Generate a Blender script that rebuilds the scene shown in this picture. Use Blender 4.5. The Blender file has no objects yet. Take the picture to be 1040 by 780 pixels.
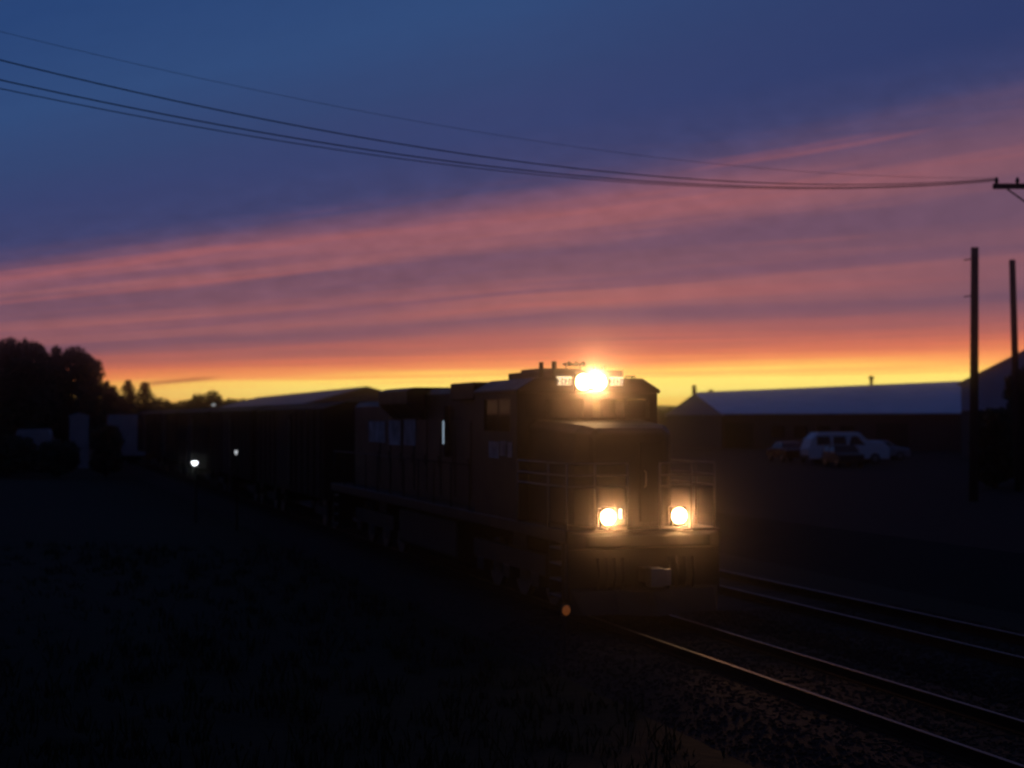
import bpy, bmesh, math, random
from mathutils import Vector, Matrix
random.seed(7)
S = bpy.context.scene
COL = S.collection
F, CH = 1600.0, 3.7                      # focal length in photo pixels, camera height above the rail heads

# ------------------------------------------------------------------ helpers
def lin(r, g, b):
    f = lambda c: (c / 12.92) if c <= .04045 else ((c + .055) / 1.055) ** 2.4
    return (f(r / 255), f(g / 255), f(b / 255), 1)

class MB:
    """collects shapes and links them as ONE mesh object"""
    def __init__(s): s.bm = bmesh.new()
    def box(s, x0, x1, y0, y1, z0, z1, M=None):
        vs = [s.bm.verts.new(Vector((x, y, z)) if M is None else M @ Vector((x, y, z)))
              for x in (x0, x1) for y in (y0, y1) for z in (z0, z1)]
        for f in ((0, 1, 3, 2), (4, 6, 7, 5), (0, 4, 5, 1), (2, 3, 7, 6), (0, 2, 6, 4), (1, 5, 7, 3)):
            s.bm.faces.new([vs[i] for i in f])
        return s
    def loft(s, loops, cap=True):
        rings = [[s.bm.verts.new(Vector(p)) for p in lp] for lp in loops]
        n = len(rings[0])
        for a, b in zip(rings, rings[1:]):
            for i in range(n):
                s.bm.faces.new((a[i], a[(i + 1) % n], b[(i + 1) % n], b[i]))
        if cap:
            s.bm.faces.new(rings[0][::-1]); s.bm.faces.new(rings[-1])
        return s
    def tube(s, pts, rad, n=8, cap=True):
        pts = [Vector(p) for p in pts]
        if not isinstance(rad, (list, tuple)): rad = [rad] * len(pts)
        loops = []
        for i, p in enumerate(pts):
            t = (pts[min(i + 1, len(pts) - 1)] - pts[max(i - 1, 0)]).normalized()
            up = Vector((0, 0, 1)) if abs(t.z) < .9 else Vector((1, 0, 0))
            a = t.cross(up).normalized(); b = t.cross(a)
            loops.append([p + rad[i] * (math.cos(2 * math.pi * k / n) * a + math.sin(2 * math.pi * k / n) * b) for k in range(n)])
        return s.loft(loops, cap)
    def face(s, pts):
        s.bm.faces.new([s.bm.verts.new(Vector(p)) for p in pts]); return s
    def build(s, name, mat, parent=None, bevel=0, smooth=False):
        bmesh.ops.recalc_face_normals(s.bm, faces=s.bm.faces)
        me = bpy.data.meshes.new(name); s.bm.to_mesh(me); s.bm.free()
        me.materials.append(mat)
        if smooth:
            for p in me.polygons: p.use_smooth = True
        o = bpy.data.objects.new(name, me); COL.objects.link(o)
        if parent is not None: o.parent = parent
        if bevel:
            m = o.modifiers.new('bevel', 'BEVEL'); m.width = bevel; m.segments = 2; m.limit_method = 'ANGLE'
        return o

def tag(o, label=None, cat=None, group=None, kind=None):
    if label: o['label'] = label
    if cat: o['category'] = cat
    if group: o['group'] = group
    if kind: o['kind'] = kind
    return o
def thing(name, label, cat, loc=(0, 0, 0), rz=0, group=None):
    o = bpy.data.objects.new(name, None); COL.objects.link(o)
    o.empty_display_size = .3
    o.location = loc; o.rotation_euler = (0, 0, rz)
    return tag(o, label, cat, group)
def copy_tree(o, parent=None):
    kids = [k for k in o.children]
    c = o.copy(); COL.objects.link(c); c.parent = parent
    for k in kids: copy_tree(k, c)
    return c

# ------------------------------------------------------------------ materials
def mat(name, col, rough=.7, metal=0, var=.25, scale=3.0, bump=0, col2=None, spec=.5):
    m = bpy.data.materials.new(name); m.use_nodes = True
    nt = m.node_tree; b = nt.nodes['Principled BSDF']
    tc = nt.nodes.new('ShaderNodeTexCoord')
    n = nt.nodes.new('ShaderNodeTexNoise'); n.inputs['Scale'].default_value = scale; n.inputs['Detail'].default_value = 6
    nt.links.new(tc.outputs['Object'], n.inputs['Vector'])
    r = nt.nodes.new('ShaderNodeValToRGB')
    r.color_ramp.elements[0].position = .3; r.color_ramp.elements[1].position = .7
    c2 = col2 or tuple(c * (1 - var) for c in col[:3])
    r.color_ramp.elements[0].color = (*c2[:3], 1); r.color_ramp.elements[1].color = (*col[:3], 1)
    nt.links.new(n.outputs['Fac'], r.inputs['Fac']); nt.links.new(r.outputs['Color'], b.inputs['Base Color'])
    rr = nt.nodes.new('ShaderNodeMapRange'); rr.inputs['To Min'].default_value = max(.05, rough - .12); rr.inputs['To Max'].default_value = min(1, rough + .12)
    nt.links.new(n.outputs['Fac'], rr.inputs['Value']); nt.links.new(rr.outputs['Result'], b.inputs['Roughness'])
    b.inputs['Metallic'].default_value = metal
    b.inputs['Specular IOR Level'].default_value = spec
    if bump:
        n2 = nt.nodes.new('ShaderNodeTexNoise'); n2.inputs['Scale'].default_value = scale * 6; n2.inputs['Detail'].default_value = 4
        nt.links.new(tc.outputs['Object'], n2.inputs['Vector'])
        bp = nt.nodes.new('ShaderNodeBump'); bp.inputs['Strength'].default_value = bump; bp.inputs['Distance'].default_value = .05
        nt.links.new(n2.outputs['Fac'], bp.inputs['Height']); nt.links.new(bp.outputs['Normal'], b.inputs['Normal'])
    return m
def emit(name, col, strength):
    m = bpy.data.materials.new(name); m.use_nodes = True
    b = m.node_tree.nodes['Principled BSDF']
    b.inputs['Base Color'].default_value = (.6, .6, .6, 1)
    b.inputs['Emission Color'].default_value = (*col, 1); b.inputs['Emission Strength'].default_value = strength
    return m
def glass(name):
    m = bpy.data.materials.new(name); m.use_nodes = True
    nt = m.node_tree; nt.nodes.clear()
    o = nt.nodes.new('ShaderNodeOutputMaterial'); mx = nt.nodes.new('ShaderNodeMixShader')
    t = nt.nodes.new('ShaderNodeBsdfTransparent'); t.inputs['Color'].default_value = (.7, .72, .72, 1)
    g = nt.nodes.new('ShaderNodeBsdfGlossy'); g.inputs['Roughness'].default_value = .03
    fr = nt.nodes.new('ShaderNodeFresnel'); fr.inputs['IOR'].default_value = 1.45
    nt.links.new(fr.outputs[0], mx.inputs[0]); nt.links.new(t.outputs[0], mx.inputs[1]); nt.links.new(g.outputs[0], mx.inputs[2])
    nt.links.new(mx.outputs[0], o.inputs['Surface'])
    return m
def ribbed(name, col, rough, scale, metal=0.0):
    """sheet metal with standing ribs along local X"""
    m = mat(name, col, rough, metal, .2, .4)
    nt = m.node_tree; b = nt.nodes['Principled BSDF']
    tc = nt.nodes.new('ShaderNodeTexCoord'); w = nt.nodes.new('ShaderNodeTexWave')
    w.inputs['Scale'].default_value = scale; w.bands_direction = 'X'
    nt.links.new(tc.outputs['Object'], w.inputs['Vector'])
    bp = nt.nodes.new('ShaderNodeBump'); bp.inputs['Strength'].default_value = .5; bp.inputs['Distance'].default_value = .03
    nt.links.new(w.outputs['Fac'], bp.inputs['Height']); nt.links.new(bp.outputs['Normal'], b.inputs['Normal'])
    return m
def brick(name, c1, c2):
    m = mat(name, c1, .85)
    nt = m.node_tree; b = nt.nodes['Principled BSDF']
    tc = nt.nodes.new('ShaderNodeTexCoord'); k = nt.nodes.new('ShaderNodeTexBrick')
    mp = nt.nodes.new('ShaderNodeMapping'); mp.inputs['Rotation'].default_value = (math.pi / 2, 0, 0)
    k.inputs['Scale'].default_value = 4; k.inputs['Color1'].default_value = c1; k.inputs['Color2'].default_value = c2
    k.inputs['Mortar'].default_value = (.2, .18, .17, 1)
    nt.links.new(tc.outputs['Object'], mp.inputs['Vector']); nt.links.new(mp.outputs['Vector'], k.inputs['Vector'])
    nt.links.new(k.outputs['Color'], b.inputs['Base Color'])
    return m

M = dict(
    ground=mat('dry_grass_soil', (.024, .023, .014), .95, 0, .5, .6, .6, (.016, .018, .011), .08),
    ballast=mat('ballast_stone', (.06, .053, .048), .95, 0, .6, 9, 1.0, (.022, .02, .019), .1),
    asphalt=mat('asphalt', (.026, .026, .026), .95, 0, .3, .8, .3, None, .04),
    hill=mat('far_woods', (.02, .026, .016), 1, 0, .4, .05),
    black=mat('black_loco_paint', (.012, .012, .013), .5, 0, .4, 1.6, .05, (.02, .018, .016), .3),
    dark=mat('dark_steel', (.03, .028, .027), .6, .3, .4, 3, .1),
    steel=mat('worn_steel', (.42, .38, .34), .38, 1, .35, 4),
    rail=mat('rail_steel', (.13, .105, .085), .5, 1, .4, 2),
    rust=mat('rusty_rail_side', (.05, .028, .02), .95, .0, .5, 4, 0, None, .05),
    tie=mat('creosote_timber', (.03, .025, .021), .95, 0, .4, 3, .4, None, .1),
    white=mat('white_paint', (.72, .72, .70), .5, 0, .12, 3),
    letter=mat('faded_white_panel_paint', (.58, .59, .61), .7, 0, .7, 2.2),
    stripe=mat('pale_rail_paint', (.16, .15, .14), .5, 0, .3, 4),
    glass=glass('window_glass'),
    darkglass=mat('tinted_glass', (.01, .011, .013), .08, 0, .1, 1),
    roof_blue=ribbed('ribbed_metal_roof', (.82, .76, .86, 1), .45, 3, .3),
    roof_pale=ribbed('pale_ribbed_metal_roof', (.26, .24, .28, 1), .5, 3, .2),
    brick=brick('red_brick', (.11, .05, .04, 1), (.075, .036, .03, 1)),
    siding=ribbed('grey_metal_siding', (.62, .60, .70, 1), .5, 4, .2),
    shed=mat('weathered_pale_siding', (.44, .42, .42), .8, 0, .3, .8, 0, None, .2),
    wood=mat('weathered_pole_wood', (.055, .042, .034), .9, 0, .4, 3, .4),
    wire=mat('wire_jacket', (.02, .02, .022), .7),
    bark=mat('bark', (.04, .032, .026), .95, 0, .4, 4, .5),
    leaf=mat('leaves', (.04, .06, .022), .7, 0, .5, .7),
    needle=mat('needles', (.025, .045, .024), .7, 0, .5, .7),
    grass=mat('grass_blades', (.035, .04, .016), .8, 0, .5, .5, 0, None, .1),
    van=mat('white_van_paint', (.68, .69, .71), .4, 0, .08, 1.5),
    redcar=mat('dark_red_car_paint', (.10, .012, .012), .25, 0, .1, 1.5),
    silver=mat('silver_car_paint', (.30, .31, .34), .3, .5, .1, 1.5),
    tyre=mat('tyre_rubber', (.02, .02, .02), .85),
    boxcar=mat('boxcar_brown', (.04, .02, .015), .8, 0, .4, .8, .1, None, .2),
    orange=emit('amber_lamp_glow', (1, .28, .07), .085),
    lamp=emit('headlamp_glow', (1, .58, .24), 25),
    board=emit('number_board_glow', (1, .88, .55), 1.1),
    marker=emit('reflection_glint_glow', (1, .9, .65), 3.0),  # glow in place of a reflection, not a lamp
    glint=emit('sky_glint_glow', (.62, .82, 1), .45),  # blue-white glow in place of a sky reflection
    yard=emit('yard_lamp_glow', (.9, .95, 1), 5),
    yarddim=emit('dim_yard_lamp_glow', (.9, .95, 1), .6),
)

M['orange'].node_tree.nodes['Principled BSDF'].inputs['Base Color'].default_value = (.12, .02, .004, 1)
# ------------------------------------------------------------------ frame of the railway
U = Vector((-.3016, .9534, 0))                  # away along the track
TH = math.atan2(-.9534, .3016)                  # local +x comes towards the camera side, local +y is to the right
ORI = Vector((2.405, 28.9, 0))                  # front platform of the locomotive
def rl(x, y, z=0): return ORI - U * x + Vector((.9534, .3016, 0)) * y + Vector((0, 0, z))
def W(px, d, z): return Vector(((px - 520) / F * d, d, z))       # a bearing and a distance give a place on the site
def Z(py, d): return CH + (424 - py) / F * d

# ------------------------------------------------------------------ setting
g = MB(); bm = g.bm
N = 90; R = 700.0
def gx(i): t = (i / N) * 2 - 1; return math.copysign(abs(t) ** 2.2, t) * R
vv = {}
for i in range(N + 1):
    for j in range(N + 1):
        x, y = gx(i), gx(j) + 30
        p = Vector((x, y, 0)) - ORI; lat = p.dot(Vector((.9534, .3016, 0)))
        k = min(1, max(0, (abs(lat - 2.3) - 6) / 6))
        z = -.48 + k * (.10 * math.sin(x * .31 + .7 * math.sin(y * .13)) + .09 * math.sin(y * .27 + 1.3 * math.sin(x * .09)))
        vv[i, j] = bm.verts.new((x, y, z))
for i in range(N):
    for j in range(N):
        bm.faces.new((vv[i, j], vv[i + 1, j], vv[i + 1, j + 1], vv[i, j + 1]))
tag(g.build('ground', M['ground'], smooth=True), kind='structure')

# ballast bed under both tracks
prof = [(-2.6, -.50), (-1.75, -.17), (1.75, -.17), (2.2, -.26), (2.9, -.17), (6.35, -.17), (7.2, -.50)]
b = MB()
b.loft([[rl(x, p[0], p[1]) for p in prof] for x in (24, 10, -10, -60, -120, -220, -330)])
tag(b.build('ballast', M['ballast']), kind='structure')

st = MB(); bm = st.bm; rg = random.Random(9)
for i in range(26000):
    x = 17 - 19 * rg.random() ** 1.1; y = rg.uniform(-2.5, 7.0)
    z = -.17 if -1.75 < y < 6.35 else (-.17 - .33 * (abs(y + 1.75) / .85) if y < 0 else -.17 - .33 * (y - 6.35) / .85)
    if abs(abs(y) - .7535) < .1 or abs(abs(y - 4.62) - .7535) < .1: continue
    c = rl(x, y, z - .006); r = rg.uniform(.018, .05)
    ax = [Vector((rg.gauss(0, 1), rg.gauss(0, 1), rg.gauss(0, .7))).normalized() for _ in range(1)][0]; bx = ax.orthogonal().normalized(); cx_ = ax.cross(bx)
    P = [bm.verts.new(c + v * r * rg.uniform(.7, 1.25)) for v in (ax, -ax, bx, -bx, cx_, -cx_)]
    for f in ((0, 2, 4), (2, 1, 4), (1, 3, 4), (3, 0, 4), (2, 0, 5), (1, 2, 5), (3, 1, 5), (0, 3, 5)): bm.faces.new([P[k] for k in f])
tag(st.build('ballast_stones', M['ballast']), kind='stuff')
y_ = MB()
yp = [(40, 11), (-300, 11), (-300, 210), (40, 210)]
y_.loft([[rl(x, y, -.6) for x, y in [(42, 9.2), (-301, 9.2), (-301, 212), (42, 212)]], [rl(x, y, .42) for x, y in [(40, 12.2), (-300, 12.2), (-300, 210), (40, 210)]]])
tag(y_.build('yard', M['asphalt']), kind='structure')

h = MB()
lo = []
for i in range(81):
    a = -.75 + 1.5 * i / 80
    d = 560
    top = 4.2 + 1.6 * math.sin(a * 13) + 1.2 * math.sin(a * 31 + 1) + .6 * math.sin(a * 77)
    top += 2.2 * math.exp(-((a - .103) / .018) ** 2)
    lo.append([(math.sin(a) * d, math.cos(a) * d, -2), (math.sin(a) * (d + 25), math.cos(a) * (d + 25), top + 1.2), (math.sin(a) * (d + 60), math.cos(a) * (d + 60), -2)])
h.loft(lo)
tag(h.build('hills', M['hill'], smooth=True), kind='structure')

# grass: one uncountable mass on the near left ground
gr = MB(); bm = gr.bm
rg = random.Random(3)
for i in range(3400):
    d = 9 + 42 * rg.random() ** 1.4; px = rg.uniform(-150, 1150)
    c = W(px, d, -.52); lat = (c - ORI).dot(Vector((.9534, .3016, 0)))
    if lat > -2.55: continue
    tall = rg.uniform(.10, .34)
    for k in range(10):
        p = c + Vector((rg.gauss(0, .10), rg.gauss(0, .10), 0))
        hh = tall * rg.uniform(.5, 1.2); a = rg.random() * 6.28; w = .008 + .008 * rg.random()
        q = Vector((math.cos(a) * w, math.sin(a) * w, 0)); l = Vector((rg.gauss(0, .35) * hh, rg.gauss(0, .35) * hh, hh))
        m_ = p + l * .55 + Vector((0, 0, hh * .12))
        v0, v1, v2, v3, v4 = (bm.verts.new(x) for x in (p - q, p + q, m_ + q * .8, m_ - q * .8, p + l))
        bm.faces.new((v0, v1, v2, v3)); bm.faces.new((v3, v2, v4))
tag(gr.build('grass', M['grass']), kind='stuff')

# ------------------------------------------------------------------ tracks
def rail_loop(y, x):
    pr = [(-.065, -.165), (.065, -.165), (.065, -.15), (.012, -.13), (.012, -.045), (.036, -.035), (.036, -.004), (.03, 0), (-.03, 0), (-.036, -.004), (-.036, -.035), (-.012, -.045), (-.012, -.13), (-.065, -.15)]
    return [(x, y + a, z) for a, z in pr]
tie_me = None
def make_track(lat, x1, label):
    global tie_me
    t = thing('railway_track', label, 'railway track', rl(0, lat), TH, 'railway tracks')
    for s in (-1, 1):
        r = MB(); r.loft([rail_loop(s * .7535, x) for x in (22, -320)]); ro = r.build('rail', M['rust'], t); ro.data.materials.append(M['rail'])
        for pl in ro.data.polygons:
            if pl.center.z > -.006: pl.material_index = 1
    rest = MB()
    for i in range(520):
        x = x1 - .55 * i
        if i < 100:
            if tie_me is None:
                k = MB(); k.box(-.115, .115, -1.3, 1.3, -.30, -.152); o = k.build('sleeper', M['tie'], t, .012); tie_me = o.data
            else:
                o = bpy.data.objects.new('sleeper', tie_me); COL.objects.link(o); o.parent = t
            o.location = (x, random.uniform(-.04, .04), -.012 + random.uniform(-.012, .006)); o.rotation_euler = (0, 0, random.uniform(-.02, .02))
        else:
            rest.box(x - .115, x + .115, -1.3, 1.3, -.31, -.165)
    tag(rest.build('sleeper', M['tie'], t), kind='stuff')
    return t
make_track(0, 14, 'railway track carrying the train, its two rails glinting in the lower headlights')
make_track(4.62, 10, 'empty railway track running along the far right side of the train')

# ------------------------------------------------------------------ locomotive
L = thing('locomotive', 'black diesel locomotive with three bright headlights shining, at the head of the train', 'locomotive', ORI, TH)
p = MB()
p.box(-22, .05, -1.52, 1.52, 1.42, 1.66)
p.build('platform', M['black'], L, .02)
# anticlimber and pilot
p = MB()
p.loft([[(.05, -1.5, 1.30), (.05, 1.5, 1.30), (.05, 1.5, 1.62), (.05, -1.5, 1.62)], [(.28, -1.2, 1.36), (.28, 1.2, 1.36), (.28, 1.2, 1.56), (.28, -1.2, 1.56)]])
p.build('anticlimber', M['black'], L, .02)
p = MB()
p.box(-.12, .06, -1.5, 1.5, .42, 1.40)
p.build('pilot', M['black'], L, .02)
p = MB()                                        # snow plough below the pilot
p.loft([[(.07, -1.45, .16), (.07, 1.45, .16), (.07, 1.45, .62), (.07, -1.45, .62)],
        [(.36, -1.3, .16), (.36, 1.3, .16), (.22, 1.3, .58), (.22, -1.3, .58)]])
p.loft([[(.36, -.62, .15), (.36, .62, .15), (.22, .62, .57), (.22, -.62, .57)], [(.72, -.05, .15), (.72, .05, .15), (.36, .05, .55), (.36, -.05, .55)]])
p.build('plough', M['dark'], L, .01)
p = MB()
p.box(.06, .62, -.13, .13, .72, .98); p.box(.55, .86, -.2, .06, .68, 1.02); p.box(.72, .84, .06, .2, .70, 1.0); p.box(.5, .6, .06, .2, .72, .98)
p.build('coupler', M['steel'], L, .02)
for s in (-1, 1):
    p = MB()
    for k in range(4): p.tube([(.10, s * (.45 + .16 * k), 1.15), (.2, s * (.45 + .16 * k), .85), (.16, s * (.45 + .16 * k) - .04, .55)], .025, 6)
    p.build('air_hose', M['tyre'], L, 0, True)
# stepwells with pale painted treads
for (x0, s) in ((-.95, -1), (-.95, 1), (-21.6, -1), (-21.6, 1)):
    p = MB()
    p.box(x0, x0 + .04, min(s * 1.05, s * 1.5), max(s * 1.05, s * 1.5), .35, 1.42); p.box(x0 + .7, x0 + .74, min(s * 1.05, s * 1.5), max(s * 1.05, s * 1.5), .35, 1.42)
    o = p.build('stepwell', M['black'], L)
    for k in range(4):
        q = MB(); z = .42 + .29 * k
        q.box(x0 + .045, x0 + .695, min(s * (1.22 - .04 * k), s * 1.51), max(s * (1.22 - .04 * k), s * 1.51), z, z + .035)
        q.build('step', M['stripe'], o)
# nose (short hood): narrow flat front, wider towards the cab, sloping top
def nose_loop(x, hw, ch, z1):
    return [(x, -hw, 1.66), (x, hw, 1.66), (x, hw, z1 - ch), (x, hw - ch, z1), (x, -hw + ch, z1), (x, -hw, z1 - ch)]
p = MB()
p.loft([nose_loop(-.62, .72, .10, 3.40), nose_loop(-.70, .80, .12, 3.50), nose_loop(-1.0, .98, .14, 3.56), nose_loop(-2.88, 1.28, .16, 3.66)])
nose = p.build('nose', M['black'], L, .03)
p = MB(); p.box(-.66, -.585, .18, .66, 1.75, 3.25)
p.build('nose_door', M['black'], L, .02)
p = MB(); p.tube([(-.57, .26, 2.4), (-.50, .26, 2.42), (-.50, .26, 2.68), (-.57, .26, 2.7)], .014, 6); p.build('door_handle', M['steel'], L)
# cab: panels round real window openings
def panel_y(mb, y, hx, hz, x0, x1, z0, z1, t):    # side wall with one opening
    a, b_ = sorted((y, y + t))
    mb.box(x0, hx[0], a, b_, z0, z1); mb.box(hx[1], x1, a, b_, z0, z1)
    mb.box(hx[0], hx[1], a, b_, z0, hz[0]); mb.box(hx[0], hx[1], a, b_, hz[1], z1)
cab = MB()
CX0, CX1, CW, CZ = -5.9, -2.9, 1.5, 4.20
for s in (-1, 1):
    panel_y(cab, s * CW, (-5.2, -3.35), (3.42, 4.08), CX0, CX1, 1.66, CZ, -s * .07)
WZ = (3.70, 4.07)
def wall_x(mb, x0, x1, holes, z):
    ys = -CW + .07
    for a, b_ in holes:
        mb.box(x0, x1, ys, a, 1.66, CZ); mb.box(x0, x1, a, b_, 1.66, z[0]); mb.box(x0, x1, a, b_, z[1], CZ); ys = b_
    mb.box(x0, x1, ys, CW - .07, 1.66, CZ)
FH = [(-1.33, -.86), (-.78, -.10), (.10, .78), (.86, 1.33)]
wall_x(cab, CX1 - .07, CX1, FH, WZ)
wall_x(cab, CX0, CX0 + .07, [(.98, 1.38)], (3.45, 4.05))
cabo = cab.build('cab', M['black'], L)
rf = MB()
def roof_loop(x): return [(x, -1.53, 4.19), (x, 1.53, 4.19), (x, 1.53, 4.26), (x, 1.14, 4.49), (x, -1.14, 4.49), (x, -1.53, 4.26)]
rf.loft([roof_loop(CX0 - .05), roof_loop(CX1 + .10)])
ro = rf.build('cab_roof', M['black'], L, .02)
p = MB(); p.box(-5.85, -2.84, -.76, .74, 4.30, 4.655); brow = p.build('brow', M['black'], L, .02)
for a, b_ in FH:
    p = MB(); p.box(CX1 - .045, CX1 - .035, a + .004, b_ - .004, WZ[0] + .004, WZ[1] - .004); p.build('windshield', M['glass'], L)
for s in (-1, 1):
    p = MB(); p.box(-5.19, -3.36, s * 1.46 - .005, s * 1.46 + .005, 3.43, 4.07); w = p.build('side_window', M['glass'], L)
    q = MB(); q.box(-4.31, -4.26, s * 1.46 - .012, s * 1.46 + .012, 3.43, 4.07); q.build('frame', M['black'], w)
    if s > 0: p = MB(); p.box(CX0 + .03, CX0 + .04, min(s * .99, s * 1.37), max(s * .99, s * 1.37), 3.46, 4.04); p.build('rear_window', M['glass'], L)
p = MB()
for yy in (-.42, .44): p.tube([(CX1 + .02, yy, 4.10), (CX1 + .05, yy + .1, 3.90), (CX1 + .02, yy + .2, 3.74)], .008, 5)
p.build('wiper', M['dark'], L)
# seats inside the cab
for yy in (-.85, .85):
    p = MB(); p.box(-4.6, -4.1, yy - .24, yy + .24, 2.75, 2.87); p.box(-4.66, -4.56, yy - .23, yy + .23, 2.87, 3.5); p.build('seat', M['tyre'], L, .03)
# headlight: two lamps one beside the other in a housing
p = MB(); p.box(-2.86, -2.76, -.34, .36, 4.22, 4.60); hl = p.build('headlight', M['dark'], L, .02)
def disc(x, y, z, r, t=.02, n=24):
    m = MB(); m.loft([[(x, y + r * math.cos(2 * math.pi * k / n), z + r * math.sin(2 * math.pi * k / n)) for k in range(n)],
                      [(x + t, y + r * .9 * math.cos(2 * math.pi * k / n), z + r * .9 * math.sin(2 * math.pi * k / n)) for k in range(n)]]); return m
for yy in (-.155, .175): disc(-2.755, yy, 4.41, .16).build('lens', M['lamp'], hl)
# number boards, their figures too blurred to read: upright dark strokes
for (y0, y1) in ((-.70, -.38), (.42, .72)):
    p = MB(); p.box(-2.835, -2.80, y0, y1, 4.335, 4.52); nb = p.build('number_board', M['board'], L, .01)
    q = MB(); n = 4; w = (y1 - y0) / n
    for k in range(n):
        yc = y0 + w * (k + .5)
        q.box(-2.797, -2.792, yc - .028, yc - .012, 4.365, 4.49)
        if k % 2: q.box(-2.797, -2.792, yc - .010, yc + .022, 4.46, 4.475); q.box(-2.797, -2.792, yc - .010, yc + .022, 4.37, 4.385)
        else: q.box(-2.797, -2.792, yc - .010, yc + .018, 4.42, 4.435)
    q.build('figures', M['dark'], nb)
# grab frame at the right of the brow with the sky showing through
p = MB()
p.tube([(-2.86, .78, 4.40), (-2.82, .78, 4.53), (-2.82, .98, 4.53), (-2.86, .98, 4.42)], .016, 6); p.tube([(-2.82, .92, 4.53), (-2.84, .92, 4.42)], .014, 6)
p.build('grab_iron', M['dark'], L)
# roof furniture
p = MB(); p.box(-5.4, -4.1, -.62, .3, 4.66, 4.72); p.build('air_conditioner', M['dark'], L, .02)
for (x, yy, hgt, r) in ((-3.3, -.86, .16, .05), (-3.4, -.55, .2, .055)):
    p = MB(); p.tube([(x, yy, 4.49 if abs(yy) > .76 else 4.655), (x, yy, 4.72 + hgt * .6)], [r, r * .9], 10); p.build('antenna', M['dark'], L)
p = MB()
p.tube([(-3.1, -.40, 4.655), (-3.1, -.40, 4.76), (-3.1, -.10, 4.76), (-3.1, -.10, 4.655)], .018, 6)
for yy in (-.40, -.25, -.10): p.tube([(-3.25, yy, 4.775), (-3.0, yy, 4.775), (-2.92, yy, 4.775)], [.02, .03, .055], 10)
p.build('horn', M['dark'], L)
for yy in (.22, .40): 
    p = MB(); p.tube([(-3.1, yy, 4.655), (-3.1, yy, 4.73), (-3.1, yy, 4.75)], [.05, .05, .02], 10); p.build('beacon', M['dark'], L)
# ditch lights standing on the platform edge
for yy in (-.70, .70):
    p = MB(); p.box(-.14, .03, yy - .15, yy + .15, 1.70, 2.06); p.box(-.10, -.04, yy - .05, yy + .05, 1.66, 1.71); dl = p.build('ditch_light', M['dark'], L, .02)
    disc(.032, yy, 1.89, .145).build('lens', M['lamp'], dl)
p = MB(); p.box(-.02, .01, -.47, -.43, 1.86, 2.03); p.build('reflection_glint', M['marker'], L)  # glowing block added for the bright reflection beside the left ditch light
# wrap-round front handrail and long side handrails
def bar(pts, r=.02, name='handrail', m='stripe'):
    q = MB(); q.tube(pts, r, 6); return q.build(name, M[m], L, 0, True)
for z in (2.86, 2.64, 2.44):
    for s in (-1, 1):
        bar([(-2.85, s * 1.50, z), (-1.0, s * 1.50, z), (-.1, s * 1.46, z), (.02, s * 1.3, z), (.02, s * .32, z)], .020)
for s in (-1, 1):
    for (x, yy) in ((-2.85, 1.5), (-1.0, 1.5), (-.08, 1.46), (.02, .32), (.02, .95)):
        bar([(x, s * yy, 1.60), (x, s * yy, 2.88)], .022, 'stanchion')
    bar([(-6.3, s * 1.48, 2.66), (-21.7, s * 1.48, 2.66)], .019, 'handrail', 'dark')
    for k in range(11): bar([(-6.4 - 1.52 * k, s * 1.48, 1.64), (-6.4 - 1.52 * k, s * 1.48, 2.67)], .017, 'stanchion', 'dark')
# long hood, radiator, stacks
def hood_loop(x, hw, z1, ch=.14): return [(x, -hw, 1.66), (x, hw, 1.66), (x, hw, z1 - ch), (x, hw - ch, z1), (x, -hw + ch, z1), (x, -hw, z1 - ch)]
p = MB(); p.loft([hood_loop(-5.96, .93, 4.42), hood_loop(-15.75, .93, 4.42), hood_loop(-15.77, .93, 4.16), hood_loop(-21.2, .93, 4.16)]); hood = p.build('hood', M['black'], L, .02)
p = MB(); p.loft([[(x, -1.0, 3.66), (x, 1.0, 3.66), (x, 1.42, 4.05), (x, 1.42, 4.40), (x, 1.2, 4.475), (x, -1.2, 4.475), (x, -1.42, 4.40), (x, -1.42, 4.05)] for x in (-12.4, -15.7)])
p.build('radiator', M['black'], L, .02)
p = MB(); p.box(-9.2, -7.2, -1.15, 1.15, 4.10, 4.50); p.build('dynamic_brake_housing', M['black'], L, .03)
p = MB(); p.box(-11.6, -10.6, -.35, .35, 4.42, 4.56); p.build('exhaust_stack', M['dark'], L, .02)
for s in (-1, 1):
    for k in range(9):
        x0 = -7.4 - 1.35 * k
        p = MB(); p.box(x0 - .6, x0 + .6, min(s * .925, s * .95), max(s * .925, s * .95), 1.8, 3.62)
        d_ = p.build('hood_door', M['black'], L, .01)
        q = MB(); q.box(x0 + .42, x0 + .48, min(s * .95, s * .975), max(s * .95, s * .975), 2.5, 2.75); q.build('latch', M['dark'], d_)
# pale panels on the side facing the left of the picture
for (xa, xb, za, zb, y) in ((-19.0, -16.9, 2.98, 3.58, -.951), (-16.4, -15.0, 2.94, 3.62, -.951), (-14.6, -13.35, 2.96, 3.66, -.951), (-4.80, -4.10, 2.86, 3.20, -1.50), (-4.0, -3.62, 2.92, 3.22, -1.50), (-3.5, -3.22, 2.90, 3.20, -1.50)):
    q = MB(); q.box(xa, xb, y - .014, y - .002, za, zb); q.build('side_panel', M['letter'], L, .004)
# tall narrow glowing strip, added to stand for sky reflected on the hood side
p = MB(); p.box(-10.12, -9.98, -1.08, -.955, 2.75, 3.98); glint_strip = p.build('sky_glint', M['dark'], L, .01)
p = MB(); p.box(-10.09, -10.01, -1.092, -1.082, 3.06, 3.62); p.build('lens', M['glint'], glint_strip)  # glowing face of the strip, not a lamp lens
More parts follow.
